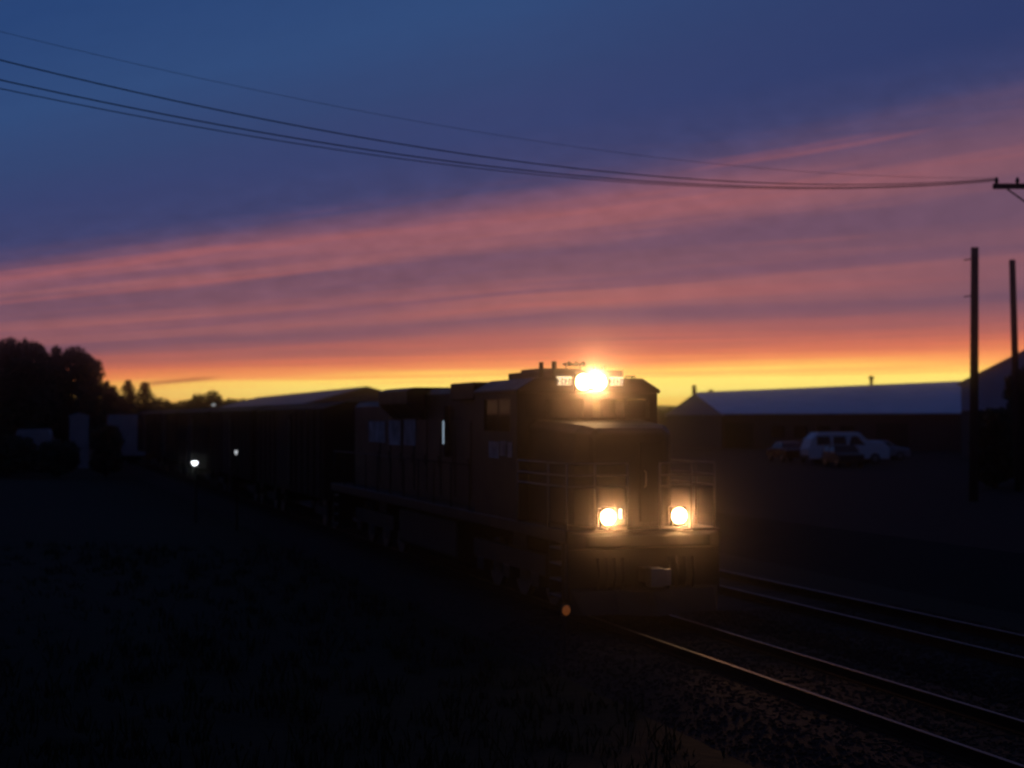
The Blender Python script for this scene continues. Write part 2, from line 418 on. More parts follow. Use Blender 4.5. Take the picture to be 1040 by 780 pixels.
# fuel tank, trucks, wheels
p = MB(); p.loft([[(x, -1.25, .45), (x, -.9, .22), (x, .9, .22), (x, 1.25, .45), (x, 1.25, 1.3), (x, -1.25, 1.3)] for x in (-8.3, -14.0)]); p.build('fuel_tank', M['dark'], L, .05)
for xc in (-4.6, -17.4):
    p = MB()
    for s in (-1, 1):
        a, b_ = sorted((s * .98, s * 1.18))
        p.box(xc - 2.5, xc + 2.5, a, b_, .62, 1.02)
        for k in (-1, 0, 1): p.box(xc + 1.9 * k - .25, xc + 1.9 * k + .25, a - .02, b_ + .02, .36, .64)
    p.box(xc - .5, xc + .5, -.9, .9, .75, 1.42)
    tr = p.build('truck', M['dark'], L, .02)
    for k in (-1, 0, 1):
        q = MB()
        for s in (-1, 1):
            yy = s * .75
            q.tube([(xc + 1.9 * k, yy - .06, .53), (xc + 1.9 * k, yy + .06, .53)], .53, 28)
        q.tube([(xc + 1.9 * k, -.69, .53), (xc + 1.9 * k, .69, .53)], .09, 10)
        q.build('wheelset', M['steel'], tr)

def spot(loc, target, power, size, col=(1, .44, .165), r=.1):
    l = bpy.data.lights.new('headlight_beam', 'SPOT'); l.energy = power; l.spot_size = math.radians(size); l.spot_blend = 1; l.color = col; l.shadow_soft_size = r
    o = bpy.data.objects.new('headlight_beam', l); COL.objects.link(o); o.parent = L
    o.location = loc; o.rotation_euler = (Vector(target) - Vector(loc)).to_track_quat('-Z', 'Y').to_euler()
    return o
spot((-2.55, .01, 4.41), (40, -10, 6.5), 1600, 46, r=.16)
spot((.20, -.70, 1.89), (30, -8, 5.0), 380, 46)
spot((.20, .70, 1.89), (30, -4, 3.0), 380, 62)

# ------------------------------------------------------------------ cars behind the locomotive
def make_car():
    t = thing('boxcar', 'x', 'boxcar')
    p = MB(); p.loft([[(x, -1.45, 1.05), (x, 1.45, 1.05), (x, 1.45, 4.0), (x, .7, 4.22), (x, -.7, 4.22), (x, -1.45, 4.0)] for x in (0, -15)]); p.build('body', M['boxcar'], t, .02)
    for s in (-1, 1):
        a, b_ = sorted((s * 1.455, s * 1.51))
        p = MB(); p.box(-9.1, -6.0, a, b_, 1.15, 3.85); d_ = p.build('door', M['boxcar'], t, .01)
        q = MB(); q.tube([(-6.2, s * 1.53, 1.4), (-6.2, s * 1.53, 3.6)], .02, 6); q.build('handle', M['steel'], d_)
        for k in range(13):
            x0 = -.4 - 1.18 * k
            if -9.2 < x0 < -5.9: continue
            q = MB(); a, b_ = sorted((s * 1.455, s * 1.50)); q.box(x0 - .05, x0 + .05, a, b_, 1.1, 3.95); q.build('rib', M['boxcar'], t)
    for xc in (-2.2, -12.8):
        p = MB()
        for s in (-1, 1):
            a, b_ = sorted((s * .95, s * 1.12)); p.box(xc - 1.1, xc + 1.1, a, b_, .42, .72)
        p.box(xc - .2, xc + .2, -.95, .95, .5, 1.04)
        tr = p.build('truck', M['dark'], t, .02)
        for k in (-1, 1):
            q = MB()
            for s in (-1, 1): q.tube([(xc + .87 * k, s * .75 - .06, .46), (xc + .87 * k, s * .75 + .06, .46)], .46, 22)
            q.tube([(xc + .87 * k, -.69, .46), (xc + .87 * k, .69, .46)], .08, 8); q.build('wheelset', M['steel'], tr)
    p = MB()
    p.box(.001, .5, -.11, .11, .74, .96); p.box(-15.5, -15.001, -.11, .11, .74, .96)
    p.build('coupler', M['dark'], t, .02)
    return t
car0 = make_car()
ords = ['first', 'second', 'third', 'fourth', 'fifth']
for i in range(5):
    c = car0 if i == 0 else copy_tree(car0)
    c.location = rl(-23.6 - 16.2 * i, 0); c.rotation_euler = (0, 0, TH)
    tag(c, f'dark brown boxcar, {ords[i]} car coupled behind the locomotive', 'boxcar', 'boxcars behind the locomotive')

# ------------------------------------------------------------------ buildings
def gable_building(name, label, A, B, hw, z_base, z_ridge_a, z_ridge_b, pitch, roofm, wallm, over=.35, group=None, gable=0):
    """ridge from A (near) to B (far); things in a local frame whose x runs along the ridge"""
    A = Vector((A[0], A[1], 0)); B = Vector((B[0], B[1], 0))
    d = (B - A); ln = d.length; rz = math.atan2(d.y, d.x)
    t = thing(name, label, 'building', (A.x, A.y, z_base), rz, group)
    za, zb = z_ridge_a - z_base, z_ridge_b - z_base
    ea, eb = za - pitch * hw, zb - pitch * hw
    p = MB()
    p.loft([[(0, -hw, 0), (0, hw, 0), (0, hw, ea - .05), (0, 0, za - .05), (0, -hw, ea - .05)], [(ln, -hw, 0), (ln, hw, 0), (ln, hw, eb - .05), (ln, 0, zb - .05), (ln, -hw, eb - .05)]])
    p.build('wall', wallm, t)
    r = MB(); o = over; dz = pitch * o
    def rl_(x, e, z): return [(x, -hw - o, e - dz), (x, 0, z), (x, hw + o, e - dz), (x, hw + o, e - dz + .14), (x, 0, z + .14), (x, -hw - o, e - dz + .14)]
    r.loft([rl_(-o, ea - .045, za - .045), rl_(ln + o, eb - .045, zb - .045)])
    ro = r.build('roof', roofm, t)
    if gable:
        q = MB(); zb_ = ea - gable
        q.loft([[(-.05, -hw, zb_), (-.05, hw, zb_), (-.05, hw, ea - .06), (-.05, 0, za - .06), (-.05, -hw, ea - .06)], [(-.003, -hw, zb_), (-.003, hw, zb_), (-.003, hw, ea - .06), (-.003, 0, za - .06), (-.003, -hw, ea - .06)]])
        q.build('gable', M['siding'], t)
    return t, ro, ln
def wall_fit(t, name, x0, x1, z0, z1, y, m, out=.06):
    s = 1 if y > 0 else -1
    p = MB(); a, b_ = sorted((y - s * .02, y + s * out)); p.box(x0, x1, a, b_, z0, z1); return p.build(name, m, t)

# long depot beside the track behind the train
A = W(372, 130, 0); B = W(262, 200, 0)
t, ro, ln = gable_building('depot', 'long low building with pale gabled metal roof beyond the rear of the locomotive', A, B, 8, -.5, Z(393.5, 130), Z(404, 200), .27, M['roof_pale'], M['brick'])
for k in range(4): wall_fit(t, 'door', 8 + 16 * k, 11.5 + 16 * k, .05, 3.2, 8, M['dark'])
p = MB(); p.box(-.1, .02, -1.6, 1.6, .05, 3.2); p.build('door', M['dark'], t)

# long warehouse on the right: lit roof plane faces the viewer, eaves near eye level
def to(o, P): return P
t = thing('warehouse', 'long low brick warehouse with blue-grey metal roof behind the parked white van', 'building', W(850, 165, .42))
loc0 = W(850, 165, .42)
def wl_(px, d, z): return W(px, d, z) - loc0
eL, eR = wl_(712, 172, Z(421, 172)), wl_(1000, 154, Z(420.5, 154))
rL, rR = wl_(706, 188, Z(399.5, 188)), wl_(1004, 170, Z(387, 170))
up = Vector((0, 0, .14))
bkL, bkR = wl_(700, 204, eL.z + .42), wl_(1008, 186, eR.z + .42)
p = MB()
p.loft([[eL, rL, bkL, bkL + up, rL + up, eL + up], [eR, rR, bkR, bkR + up, rR + up, eR + up]])
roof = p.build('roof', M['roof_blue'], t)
dn = Vector((0, 0, -.03)); inn = Vector((0, .4, 0))
p = MB()
def flat(v): return Vector((v.x, v.y, -.4))
p.loft([[flat(eL) + inn, eL + inn + dn, rL + dn, bkL - inn + dn, flat(bkL) - inn], [flat(eR) + inn, eR + inn + dn, rR + dn, bkR - inn + dn, flat(bkR) - inn]])
p.build('wall', M['brick'], t)
dirw = (eR - eL); dirw.z = 0; wlen = dirw.length; dirw.normalize(); nrm = Vector((dirw.y, -dirw.x, 0))
def onwall(name, s0, s1, z0, z1, m):
    p = MB(); a = flat(eL) + inn; a.z = 0
    P0, P1 = a + dirw * s0 + nrm * .05, a + dirw * s1 + nrm * .05
    Q0, Q1 = a + dirw * s0 - nrm * .1, a + dirw * s1 - nrm * .1
    p.loft([[P0 + Vector((0, 0, z0)), P1 + Vector((0, 0, z0)), Q1 + Vector((0, 0, z0)), Q0 + Vector((0, 0, z0))], [P0 + Vector((0, 0, z1)), P1 + Vector((0, 0, z1)), Q1 + Vector((0, 0, z1)), Q0 + Vector((0, 0, z1))]])
    return p.build(name, m, t)
onwall('door', 3, 6.4, .03, 2.7, M['dark']); onwall('door', 20.2, 23.6, .03, 2.7, M['dark'])
for k in range(4): onwall('window', 8.5 + 2.6 * k, 10 + 2.6 * k, 1.2, 2.4, M['darkglass'])
def vent(px, d, zb, hgt, r, bent=0):
    p = MB(); a = wl_(px, d, zb); p.tube([a, a + Vector((0, 0, hgt * .75))], r * .6, 8); p.tube([a + Vector((bent, 0, hgt * .7)), a + Vector((bent, 0, hgt * .85)), a + Vector((bent, 0, hgt))], [r, r * 1.1, r * .4], 8)
    p.build('roof_vent', M['dark'], t)
vent(885, 177, Z(393, 177), 1.25, .3); vent(722, 187, Z(400, 187), .5, .35)

# annex with its gable towards the viewer at the far left end of the warehouse
A = W(705, 168, 0); B = W(706, 190, 0)
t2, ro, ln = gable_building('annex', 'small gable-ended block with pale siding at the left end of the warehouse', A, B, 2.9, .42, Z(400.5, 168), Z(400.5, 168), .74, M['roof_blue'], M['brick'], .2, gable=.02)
p = MB(); p.tube([(1.0, .0, 5.0), (1.0, .0, 6.75)], .22, 8); p.build('chimney', M['brick'], t2)

# taller metal building at the right edge of the frame
A = W(1064, 128, 0); B = W(1130, 165, 0)
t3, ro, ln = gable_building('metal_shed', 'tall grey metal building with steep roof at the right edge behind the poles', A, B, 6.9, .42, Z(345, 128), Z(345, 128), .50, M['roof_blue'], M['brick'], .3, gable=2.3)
p = MB(); p.box(-.06, .02, -2.2, 2.2, .03, 3.6); p.build('door', M['dark'], t3)

# ------------------------------------------------------------------ parked vehicles on the yard
def wheels(t, xs, hw, r):
    for x in xs:
        for s in (-1, 1):
            p = MB(); p.tube([(x, s * hw - s * .2, r), (x, s * hw, r)], r, 22); w = p.build('wheel', M['tyre'], t)
            q = MB(); q.tube([(x, s * hw - s * .02, r), (x, s * hw + s * .012, r)], r * .58, 16); q.build('rim', M['steel'], w)
def veh(name, label, cat, loc, rz, sections, paint, hw, wx, r, glassx, roofz, group=None, z0=.32):
    t = thing(name, label, cat, loc, rz, group)
    p = MB()                                                   # side outline lofted across the width, narrower at the top
    pts = sections
    def ring(y, k): return [(x, y * (1 - .16 * max(0, (z - .95)) / max(.1, roofz - .95) * k), z) for x, z in pts]
    p.loft([ring(-hw, 1), ring(hw, 1)])
    p.build('body', paint, t, .06)
    for (x0, x1, za, zb, sl) in glassx:
        for s in (-1, 1):
            k0 = 1 - .16 * max(0, za - .95) / (roofz - .95); k1 = 1 - .16 * max(0, zb - .95) / (roofz - .95)
            q = MB(); e = .015
            q.loft([[(x0, s * (hw * k0 + e), za), (x1, s * (hw * k0 + e), za), (x1 - sl, s * (hw * k1 + e), zb), (x0 + sl * .4, s * (hw * k1 + e), zb)],
                    [(x0, s * (hw * k0 - .03), za), (x1, s * (hw * k0 - .03), za), (x1 - sl, s * (hw * k1 - .03), zb), (x0 + sl * .4, s * (hw * k1 - .03), zb)]])
            q.build('window', M['darkglass'], t)
    wheels(t, wx, hw, r)
    return t
dv = 112
vloc = W(858, dv, .42)
v = veh('white_van', 'white van with raked tail and short bonnet parked before the warehouse', 'van', vloc, math.radians(8),
        [(-2.95, .35), (-2.98, 1.05), (-2.75, 1.75), (-2.25, 2.22), (.75, 2.22), (1.35, 1.65), (2.55, 1.5), (2.95, 1.15), (2.95, .35)],
        M['van'], 1.0, (-1.75, 1.85), .38, [(-2.4, -1.35, 1.35, 1.95, .1), (-1.2, -.2, 1.35, 1.95, .08), (-.05, 1.15, 1.35, 1.95, .55)], 2.22)
p = MB(); p.loft([[(1.36, -.82, 1.68), (1.36, .82, 1.68), (1.40, .82, 1.70), (1.40, -.82, 1.70)], [(.82, -.76, 2.16), (.82, .76, 2.16), (.86, .76, 2.18), (.86, -.76, 2.18)]]); p.build('windscreen', M['darkglass'], v)
for s in (-1, 1):
    p = MB(); a, b_ = sorted((s * .62, s * .92)); p.box(2.93, 2.98, a, b_, .85, 1.05); p.build('headlight', M['glass'], v)
    p = MB(); p.box(2.9, 3.02, -.9 if s < 0 else .0, 0 if s < 0 else .9, .36, .6) if s > 0 else p.box(-3.04, -2.94, -.9, .9, .38, .62); p.build('bumper', M['dark'], v, .02)
v = veh('parked_car', 'dark red car parked in shadow to the left of the white van', 'car', W(799, 118, .42), math.radians(100),
        [(-2.2, .3), (-2.25, .9), (-1.5, 1.02), (-.95, 1.45), (.4, 1.45), (1.05, 1.0), (2.1, .86), (2.2, .3)],
        M['redcar'], .88, (-1.35, 1.35), .32, [(-1.3, -.3, 1.02, 1.36, .12), (-.22, .85, 1.02, 1.36, .4)], 1.45)
p = MB(); p.box(2.16, 2.24, -.85, .85, .32, .5); p.build('bumper', M['dark'], v, .02)
v = veh('parked_car', 'small black hatchback seen end-on, parked in front of the white van', 'car', W(856, 105, .42), math.radians(-84),
        [(-1.9, .3), (-1.95, .9), (-1.75, 1.45), (.3, 1.45), (1.0, .98), (1.85, .84), (1.95, .3)],
        M['black'], .86, (-1.2, 1.25), .31, [(-1.55, -.5, 1.0, 1.36, .1), (-.42, .85, 1.0, 1.36, .45)], 1.45)
p = MB(); p.box(1.9, 1.99, -.82, .82, .32, .5); p.build('bumper', M['dark'], v, .02)
v = veh('parked_car', 'pale silver car parked close to the right of the white van', 'car', W(893, 122, .42), math.radians(4),
        [(-2.2, .3), (-2.25, .95), (-1.7, 1.1), (-1.0, 1.5), (.4, 1.5), (1.05, 1.05), (2.1, .9), (2.2, .3)],
        M['silver'], .88, (-1.35, 1.35), .33, [(-1.35, -.3, 1.08, 1.4, .15), (-.22, .85, 1.08, 1.4, .4)], 1.5)
p = MB(); p.box(2.16, 2.24, -.85, .85, .32, .5); p.build('bumper', M['dark'], v, .02)

# pale box truck, shed and trailer in the dark on the far left
t = thing('box_truck', 'pale box truck standing in the dark right of the large trees', 'truck', W(148, 132, -.48), math.radians(-22))
p = MB(); p.box(-3.0, 1.0, -1.2, 1.2, 1.0, 4.4); p.build('cargo_box', M['shed'], t, .04)
p = MB(); p.loft([[(1.05, y * 1.0, .6), (2.9, y * 1.0, .6), (2.9, y * 1.0, 1.35), (2.3, y * .95, 1.5), (1.85, y * .9, 2.45), (1.05, y * .9, 2.5)] for y in (-1.05, 1.05)]); p.build('cab', M['shed'], t, .05)
for s in (-1, 1):
    q = MB(); a, b_ = sorted((s * .96, s * 1.055)); q.box(1.25, 1.8, a, b_, 1.55, 2.2); q.build('window', M['darkglass'], t)
p = MB(); p.box(-3.0, 2.7, -.45, .45, .55, .99); p.build('chassis', M['dark'], t)
wheels(t, (-2.0, 2.1), 1.12, .48)
t, ro, ln = gable_building('garden_shed', 'narrow pale shed with small pitched roof under the tall trees', W(81, 128, 0), W(80, 131, 0), .72, -.48, Z(420.5, 128), Z(420.5, 128), .3, M['shed'], M['shed'], .08)
p = MB(); p.box(-.04, .0, -.4, .4, .05, 2.0); p.build('door', M['shed'], t)
t = thing('trailer', 'low pale cargo trailer at the far left below the trees', 'trailer', W(35, 120, -.48), math.radians(10))
p = MB(); p.loft([[(-1.2, y, 1.7), (-1.25, y, 2.9), (-1.1, y, 3.25), (1.1, y, 3.3), (1.25, y, 2.9), (1.2, y, 1.7)] for y in (-1.0, 1.0)]); p.build('body', M['shed'], t, .04)
p = MB(); p.box(-1.1, 1.1, -.9, .9, 1.0, 1.69); p.box(1.1, 2.2, -.06, .06, 1.05, 1.2); p.build('chassis', M['dark'], t)
wheels(t, (-.45, .45), 1.0, .52)

# ------------------------------------------------------------------ poles and wires
def pole(name, label, px_base, px_top, d, ztop, zb, r0, r1):
    a = W(px_base, d, zb); b_ = W(px_top, d, ztop)
    t = thing(name, label, 'utility pole', a)
    p = MB(); p.tube([(0, 0, 0), (b_ - a) * .5, b_ - a], [r0, (r0 + r1) / 2, r1], 12); p.build('shaft', M['wood'], t, 0, True)
    return t, b_ - a
t, top = pole('utility_pole', 'bare wooden utility pole with two small pegs before the warehouse end', 988, 991, 62, Z(251, 62), -.5, .19, .15)
for z, dx in ((top.z - .45, -.42), (top.z - 1.9, -.42)):
    f = z / top.z
    p = MB(); p.tube([(top.x * f, 0, z), (top.x * f + dx * .6, 0, z - .02), (top.x * f + dx, 0, z - .05)], .025, 6); p.build('peg', M['dark'], t)
t, top = pole('utility_pole', 'bare wooden utility pole at the right frame edge, leaning slightly left', 1034, 1029, 70, Z(264, 70), .42, .17, .14)
p = MB(); p.tube([(top.x, 0, top.z - .002), (top.x, 0, top.z + .02)], [.15, .1], 10); p.build('cap', M['dark'], t)
P1 = Vector((15.1, 45, 0))
t = thing('utility_pole', 'wooden utility pole whose crossarm tip with insulators carries the overhead wires', 'utility pole', (P1.x, P1.y, -.5))
p = MB(); p.tube([(0, 0, 0), (0, 0, 11.4)], [.2, .15], 12); p.build('shaft', M['wood'], t, 0, True)
p = MB(); p.box(-1.25, 1.25, .16, .28, 10.78, 10.93); p.build('crossarm', M['wood'], t, .01)
for s in (-1, 1):
    p = MB(); p.tube([(s * .85, .2, 10.77), (s * .1, .1, 10.2)], .025, 6); p.build('brace', M['dark'], t)
for x in (-1.15, -.55, .6, 1.15):
    p = MB(); p.tube([(x, .22, 10.93), (x, .22, 11.0), (x, .22, 11.06), (x, .22, 11.12)], [.03, .065, .05, .02], 10); p.build('insulator', M['darkglass'], t)
# far end of the wires, out of frame at the left
PE = Vector((-13.0, 26.4, 0))
t = thing('utility_pole', 'wooden utility pole holding the left ends of the overhead wires, outside the frame', 'utility pole', (PE.x, PE.y, -.5))
p = MB(); p.tube([(0, 0, 0), (0, 0, 12.2)], [.2, .15], 12); p.build('shaft', M['wood'], t, 0, True)
p = MB(); p.box(-.06, .06, -1.2, 1.2, 10.78, 10.93); p.build('crossarm', M['wood'], t, .01)
def wire(start, ptsxy, r, label):
    """passes the bearings (px, py) along the plane between the poles"""
    a = Vector(start); e = PE
    dv = Vector((e.x - a.x, e.y - a.y))
    tt, zz = [0.0], [a.z]
    for px, py in ptsxy:
        k = (px - 520) / F
        t_ = (a.x - k * a.y) / (k * dv.y - dv.x); Y = a.y + dv.y * t_
        tt.append(t_); zz.append(CH + (424 - py) / F * Y)
    # least squares parabola through the start
    sxx = [[0, 0], [0, 0]]; sy = [0, 0]
    for t_, z in zip(tt[1:], zz[1:]):
        v = (t_, t_ * t_)
        for i in range(2):
            sy[i] += v[i] * (z - a.z)
            for j in range(2): sxx[i][j] += v[i] * v[j]
    det = sxx[0][0] * sxx[1][1] - sxx[0][1] ** 2
    b1 = (sy[0] * sxx[1][1] - sy[1] * sxx[0][1]) / det; c1 = (sy[1] * sxx[0][0] - sy[0] * sxx[0][1]) / det
    n = 48
    p = MB()
    p.tube([(a.x + dv.x * i / n, a.y + dv.y * i / n, a.z + b1 * i / n + c1 * (i / n) ** 2) for i in range(n + 1)], r, 6)
    tag(p.build('overhead_wire', M['wire'], None, 0, True), label, 'overhead wire', 'overhead wires')
cx = P1.x - 1.15
wire((cx, 45.22, 10.6), [(850, 183), (540, 137), (300, 96), (0, 34)], .0042, 'highest and faintest overhead wire crossing the dark blue sky')
wire((cx, 45.25, 10.58), [(850, 189), (720, 184), (540, 164), (400, 142), (200, 104), (0, 63)], .0125, 'upper dark overhead wire, just below the faint topmost one')
wire((cx, 45.20, 10.54), [(850, 191), (720, 189), (540, 172), (400, 154), (200, 119), (0, 83)], .0125, 'upper wire of the close pair hanging lowest in the sky')
wire((cx, 45.15, 10.50), [(850, 192), (720, 190.5), (540, 175), (400, 159), (200, 126), (0, 91)], .0095, 'lowest of all the overhead wires, lower one of the close pair')

# ------------------------------------------------------------------ lamps and small things
def lamp(label, px, py, d, m, zb=-.48, hr=.12):
    zt = Z(py, d); t = thing('lamp_post', label, 'lamp post', W(px, d, zb))
    H = zt - zb
    p = MB(); p.tube([(0, .25, 0), (0, .25, H + .05), (0, .12, H + .16), (0, -.05, H + .17)], .035, 8); p.build('post', M['dark'], t, 0, True)
    p = MB(); p.tube([(0, 0, H + .12), (0, 0, H + .06)], [.05, hr * 1.15], 12); sh = p.build('shade', M['dark'], t)
    p = MB(); p.tube([(0, 0, H + .055), (0, 0, H - .02), (0, 0, H - .1)], [hr, hr * .95, hr * .4], 12); p.build('bulb', m, sh, 0, True)
lamp('short lamp post shining bright white low down beside the train', 198, 470, 62, M['yard'], hr=.12)
lamp('short lamp post with faint white glow close to the boxcars', 240, 459, 58, M['yarddim'], hr=.055)
lamp('distant tall street lamp glowing dimly against the left treeline', 217, 411, 170, M['yarddim'], hr=.22)
t = thing('marker_lamp', 'small amber marker lamp glowing dimly on a stake beside the near rail', 'marker lamp', W(573, 26.6, -.3), math.radians(-60))
p = MB(); p.box(-.02, .02, -.02, .02, 0, .78); p.build('stake', M['wood'], t)
p = MB(); p.box(.021, .06, -.10, .10, .66, .86); p.build('housing', M['dark'], t, .01)
p = MB(); p.loft([[(.062, .082 * math.cos(k * .5236), .76 + .088 * math.sin(k * .5236)) for k in range(12)], [(.085, .05 * math.cos(k * .5236), .76 + .054 * math.sin(k * .5236)) for k in range(12)]]); p.build('lens', M['orange'], t)

# ------------------------------------------------------------------ trees
def leaf_cloud(mb, c, rad, n, size, rg, flat=1.0):
    bm = mb.bm
    for _ in range(n):
        v = Vector((rg.gauss(0, 1), rg.gauss(0, 1), rg.gauss(0, 1))).normalized() * (rg.random() ** .45)
        q = Vector((c[0] + v.x * rad, c[1] + v.y * rad, c[2] + v.z * rad * flat))
        s = size * rg.uniform(.5, 1.3)
        a = Vector((rg.gauss(0, 1), rg.gauss(0, 1), rg.gauss(0, 1))).normalized(); b_ = a.orthogonal().normalized()
        a, b_ = a * s, b_ * s * .6
        bm.faces.new([bm.verts.new(q - a), bm.verts.new(q + b_), bm.verts.new(q + a), bm.verts.new(q - b_)])
def broadleaf(label, px, d, pyt, wpx, zb, seed, n=7000, name='broadleaf_tree', low=.12, group=None, cat='tree', tall=1.0):
    rg = random.Random(seed)
    base = W(px, d, zb); H = Z(pyt, d) - zb; Wd = wpx / F * d / 2
    t = thing(name, label, cat, base, 0, group)
    p = MB(); tips = []
    p.tube([(0, 0, 0), (.1, .05, H * .25), (-.05, 0, H * .5), (.05, .1, H * .8)], [H * .03 + .03, H * .022 + .02, H * .014 + .01, .02], 9)
    for k in range(9):
        a = rg.random() * 6.28; h0 = H * rg.uniform(.15, .5); rr = Wd * rg.uniform(.4, .7)
        e = Vector((math.cos(a) * rr, math.sin(a) * rr, min(H * .66, h0 + H * rg.uniform(.1, .3))))
        p.tube([(0, 0, h0), (e.x * .5, e.y * .5, h0 + (e.z - h0) * .35), tuple(e)], [H * .012 + .01, H * .007 + .006, .012], 6); tips.append(e)
    p.build('trunk', M['bark'], t)
    c = MB()
    blobs = [(e, Wd * rg.uniform(.3, .45)) for e in tips]
    rz = H * (1 - low) / 2; zc = H * low + rz
    for _ in range(90):
        v = Vector((rg.gauss(0, 1), rg.gauss(0, 1), rg.gauss(0, 1))).normalized() * rg.uniform(.25, 1) ** .5
        v = Vector([math.copysign(abs(q) ** .55, q) for q in v])
        rb = min(Wd, rz) * rg.uniform(.16, .34)
        blobs.append((Vector((v.x * max(.1, Wd - rb), v.y * max(.1, Wd - rb), zc + v.z * (rz - rb * .8))), rb))
    for _ in range(26):
        v = Vector((rg.uniform(-.6, .6) * Wd, rg.uniform(-.6, .6) * Wd, zc + rg.uniform(-.75, .62) * rz)); blobs.append((v, min(Wd, rz) * rg.uniform(.3, .42)))
    blobs.append((Vector((Wd * .08, 0, H - Wd * .42)), Wd * .42))
    tot = sum(r ** 2 for _, r in blobs)
    for cc, r in blobs:
        cc = Vector(cc); cc.z = max(r * .6, min(cc.z, H - r * .85))
        leaf_cloud(c, cc, r, int(n * 3 * r * r / tot), max(.12, Wd * .062), rg, .85)
    c.build('crown', M['leaf'], t)
    return t
def conifer(label, px, d, pyt, wpx, zb, seed):
    rg = random.Random(seed); base = W(px, d, zb); H = Z(pyt, d) - zb; Wd = wpx / F * d / 2
    t = thing('conifer_tree', label, 'tree', base, 0, 'conifers on the treeline')
    p = MB(); p.tube([(0, 0, 0), (0, 0, H * .97)], [.18, .02], 8); p.build('trunk', M['bark'], t)
    c = MB(); bm = c.bm
    n = 22
    for k in range(n):
        f = k / n; z0 = H * (.1 + .9 * f); r = Wd * (1 - f) ** .8 * rg.uniform(.7, 1.1) + .05
        for j in range(24):
            a = rg.random() * 6.28; rr = r * rg.uniform(.7, 1.1)
            for m_ in range(7):
                s = (m_ + 1) / 7; q = Vector((math.cos(a) * rr * s, math.sin(a) * rr * s, z0 - rr * .35 * s + rg.gauss(0, .05)))
                v = Vector((rg.gauss(0, 1), rg.gauss(0, 1), rg.gauss(0, .5))).normalized() * .22; w = v.orthogonal().normalized() * .09
                bm.faces.new([bm.verts.new(q - v), bm.verts.new(q + w), bm.verts.new(q + v), bm.verts.new(q - w)])
    c.build('crown', M['needle'], t)
broadleaf('tall dark leafy tree at the far left edge, highest of the treeline', 22, 152, 341, 74, -.48, 1, 9000)
broadleaf('broad dark leafy tree beside the tallest one, its right flank sloping down', 74, 156, 349, 62, -.48, 2, 8000)
broadleaf('lower dark tree filling the right foot of the large left trees', 100, 150, 385, 50, -.48, 3, 5000)
broadleaf('dark leafy tree cut off by the left frame edge', -12, 150, 362, 60, -.48, 4, 5000)
conifer('small pointed conifer against the orange glow, left one of the two', 130, 190, 384, 74, -.48, 5)
conifer('small pointed conifer against the orange glow, right one of the two', 147, 186, 386, 88, -.48, 6)
lows = [(120, 400, 40, 'low dark tree beneath the left conifer'), (163, 402, 40, 'low dark tree just right of the two conifers'), (186, 405, 44, 'low spreading dark tree left of the rounded one'),
        (210, 396, 42, 'rounded dark tree bulging above the treeline behind the dim street lamp'), (243, 403, 46, 'low dark tree touching the left end of the long depot roof'), (676, 413, 40, 'low dark tree seen between locomotive cab and warehouse annex')]
for i, (px, py, w, lb) in enumerate(lows):
    broadleaf(lb, px, 205 + 6 * (i % 3), py, w, -.48, 20 + i, 3800, low=.05, group='low trees on the treeline')
broadleaf('large dark bushy tree cut by the right frame edge, hiding the metal building', 1056, 78, 362, 84, .42, 41, 12000, low=.0)
broadleaf('dark rounded shrub at the foot of the bare utility pole', 1010, 74, 413, 50, .42, 42, 5000, 'shrub', .0, cat='shrub')
for i, (px, py, w, lb) in enumerate([(8, 440, 60, 'dark shrub at the left edge in front of the cargo trailer'), (60, 446, 44, 'dark shrub between cargo trailer and narrow shed'), (108, 430, 36, 'dark shrub between narrow shed and box truck')]):
    broadleaf(lb, px, 112, py, w, -.48, 60 + i, 3000, 'shrub', .0, 'shrubs on the far left', 'shrub')

# ------------------------------------------------------------------ air
hz = MB(); hz.box(-720, 720, -700, 760, -3, 16)
hm = bpy.data.materials.new('evening_haze'); hm.use_nodes = True
nt = hm.node_tree; nt.nodes.clear()
o = nt.nodes.new('ShaderNodeOutputMaterial'); pv = nt.nodes.new('ShaderNodeVolumePrincipled')
pv.inputs['Color'].default_value = (.95, .93, .9, 1); pv.inputs['Density'].default_value = .0013; pv.inputs['Anisotropy'].default_value = .993
nt.links.new(pv.outputs[0], o.inputs['Volume'])
tag(hz.build('haze', hm), kind='stuff')

# ------------------------------------------------------------------ sky
wd = bpy.data.worlds.new('World'); S.world = wd; wd.use_nodes = True
nt = wd.node_tree; nt.nodes.clear(); NN = nt.nodes.new; LK = nt.links.new
def math_(op, a, b=None, c=None, clamp=False):
    n = NN('ShaderNodeMath'); n.operation = op; n.use_clamp = clamp
    for i, v in enumerate((a, b, c)):
        if v is None: continue
        if isinstance(v, (int, float)): n.inputs[i].default_value = v
        else: LK(v, n.inputs[i])
    return n.outputs[0]
def mixc(f, a, b):
    n = NN('ShaderNodeMix'); n.data_type = 'RGBA'
    for s, v in ((n.inputs[0], f), (n.inputs[6], a), (n.inputs[7], b)):
        if isinstance(v, (int, float)): s.default_value = v
        elif isinstance(v, tuple): s.default_value = v
        else: LK(v, s)
    return n.outputs[2]
def mr(v, a, b, c, d, smooth=False):
    n = NN('ShaderNodeMapRange'); n.clamp = True
    if smooth: n.interpolation_type = 'SMOOTHSTEP'
    LK(v, n.inputs[0])
    for i, k in enumerate((a, b, c, d)): n.inputs[i + 1].default_value = k
    return n.outputs[0]
tc = NN('ShaderNodeTexCoord'); sx = NN('ShaderNodeSeparateXYZ'); LK(tc.outputs['Generated'], sx.inputs[0])
X, Y, Zc = sx.outputs
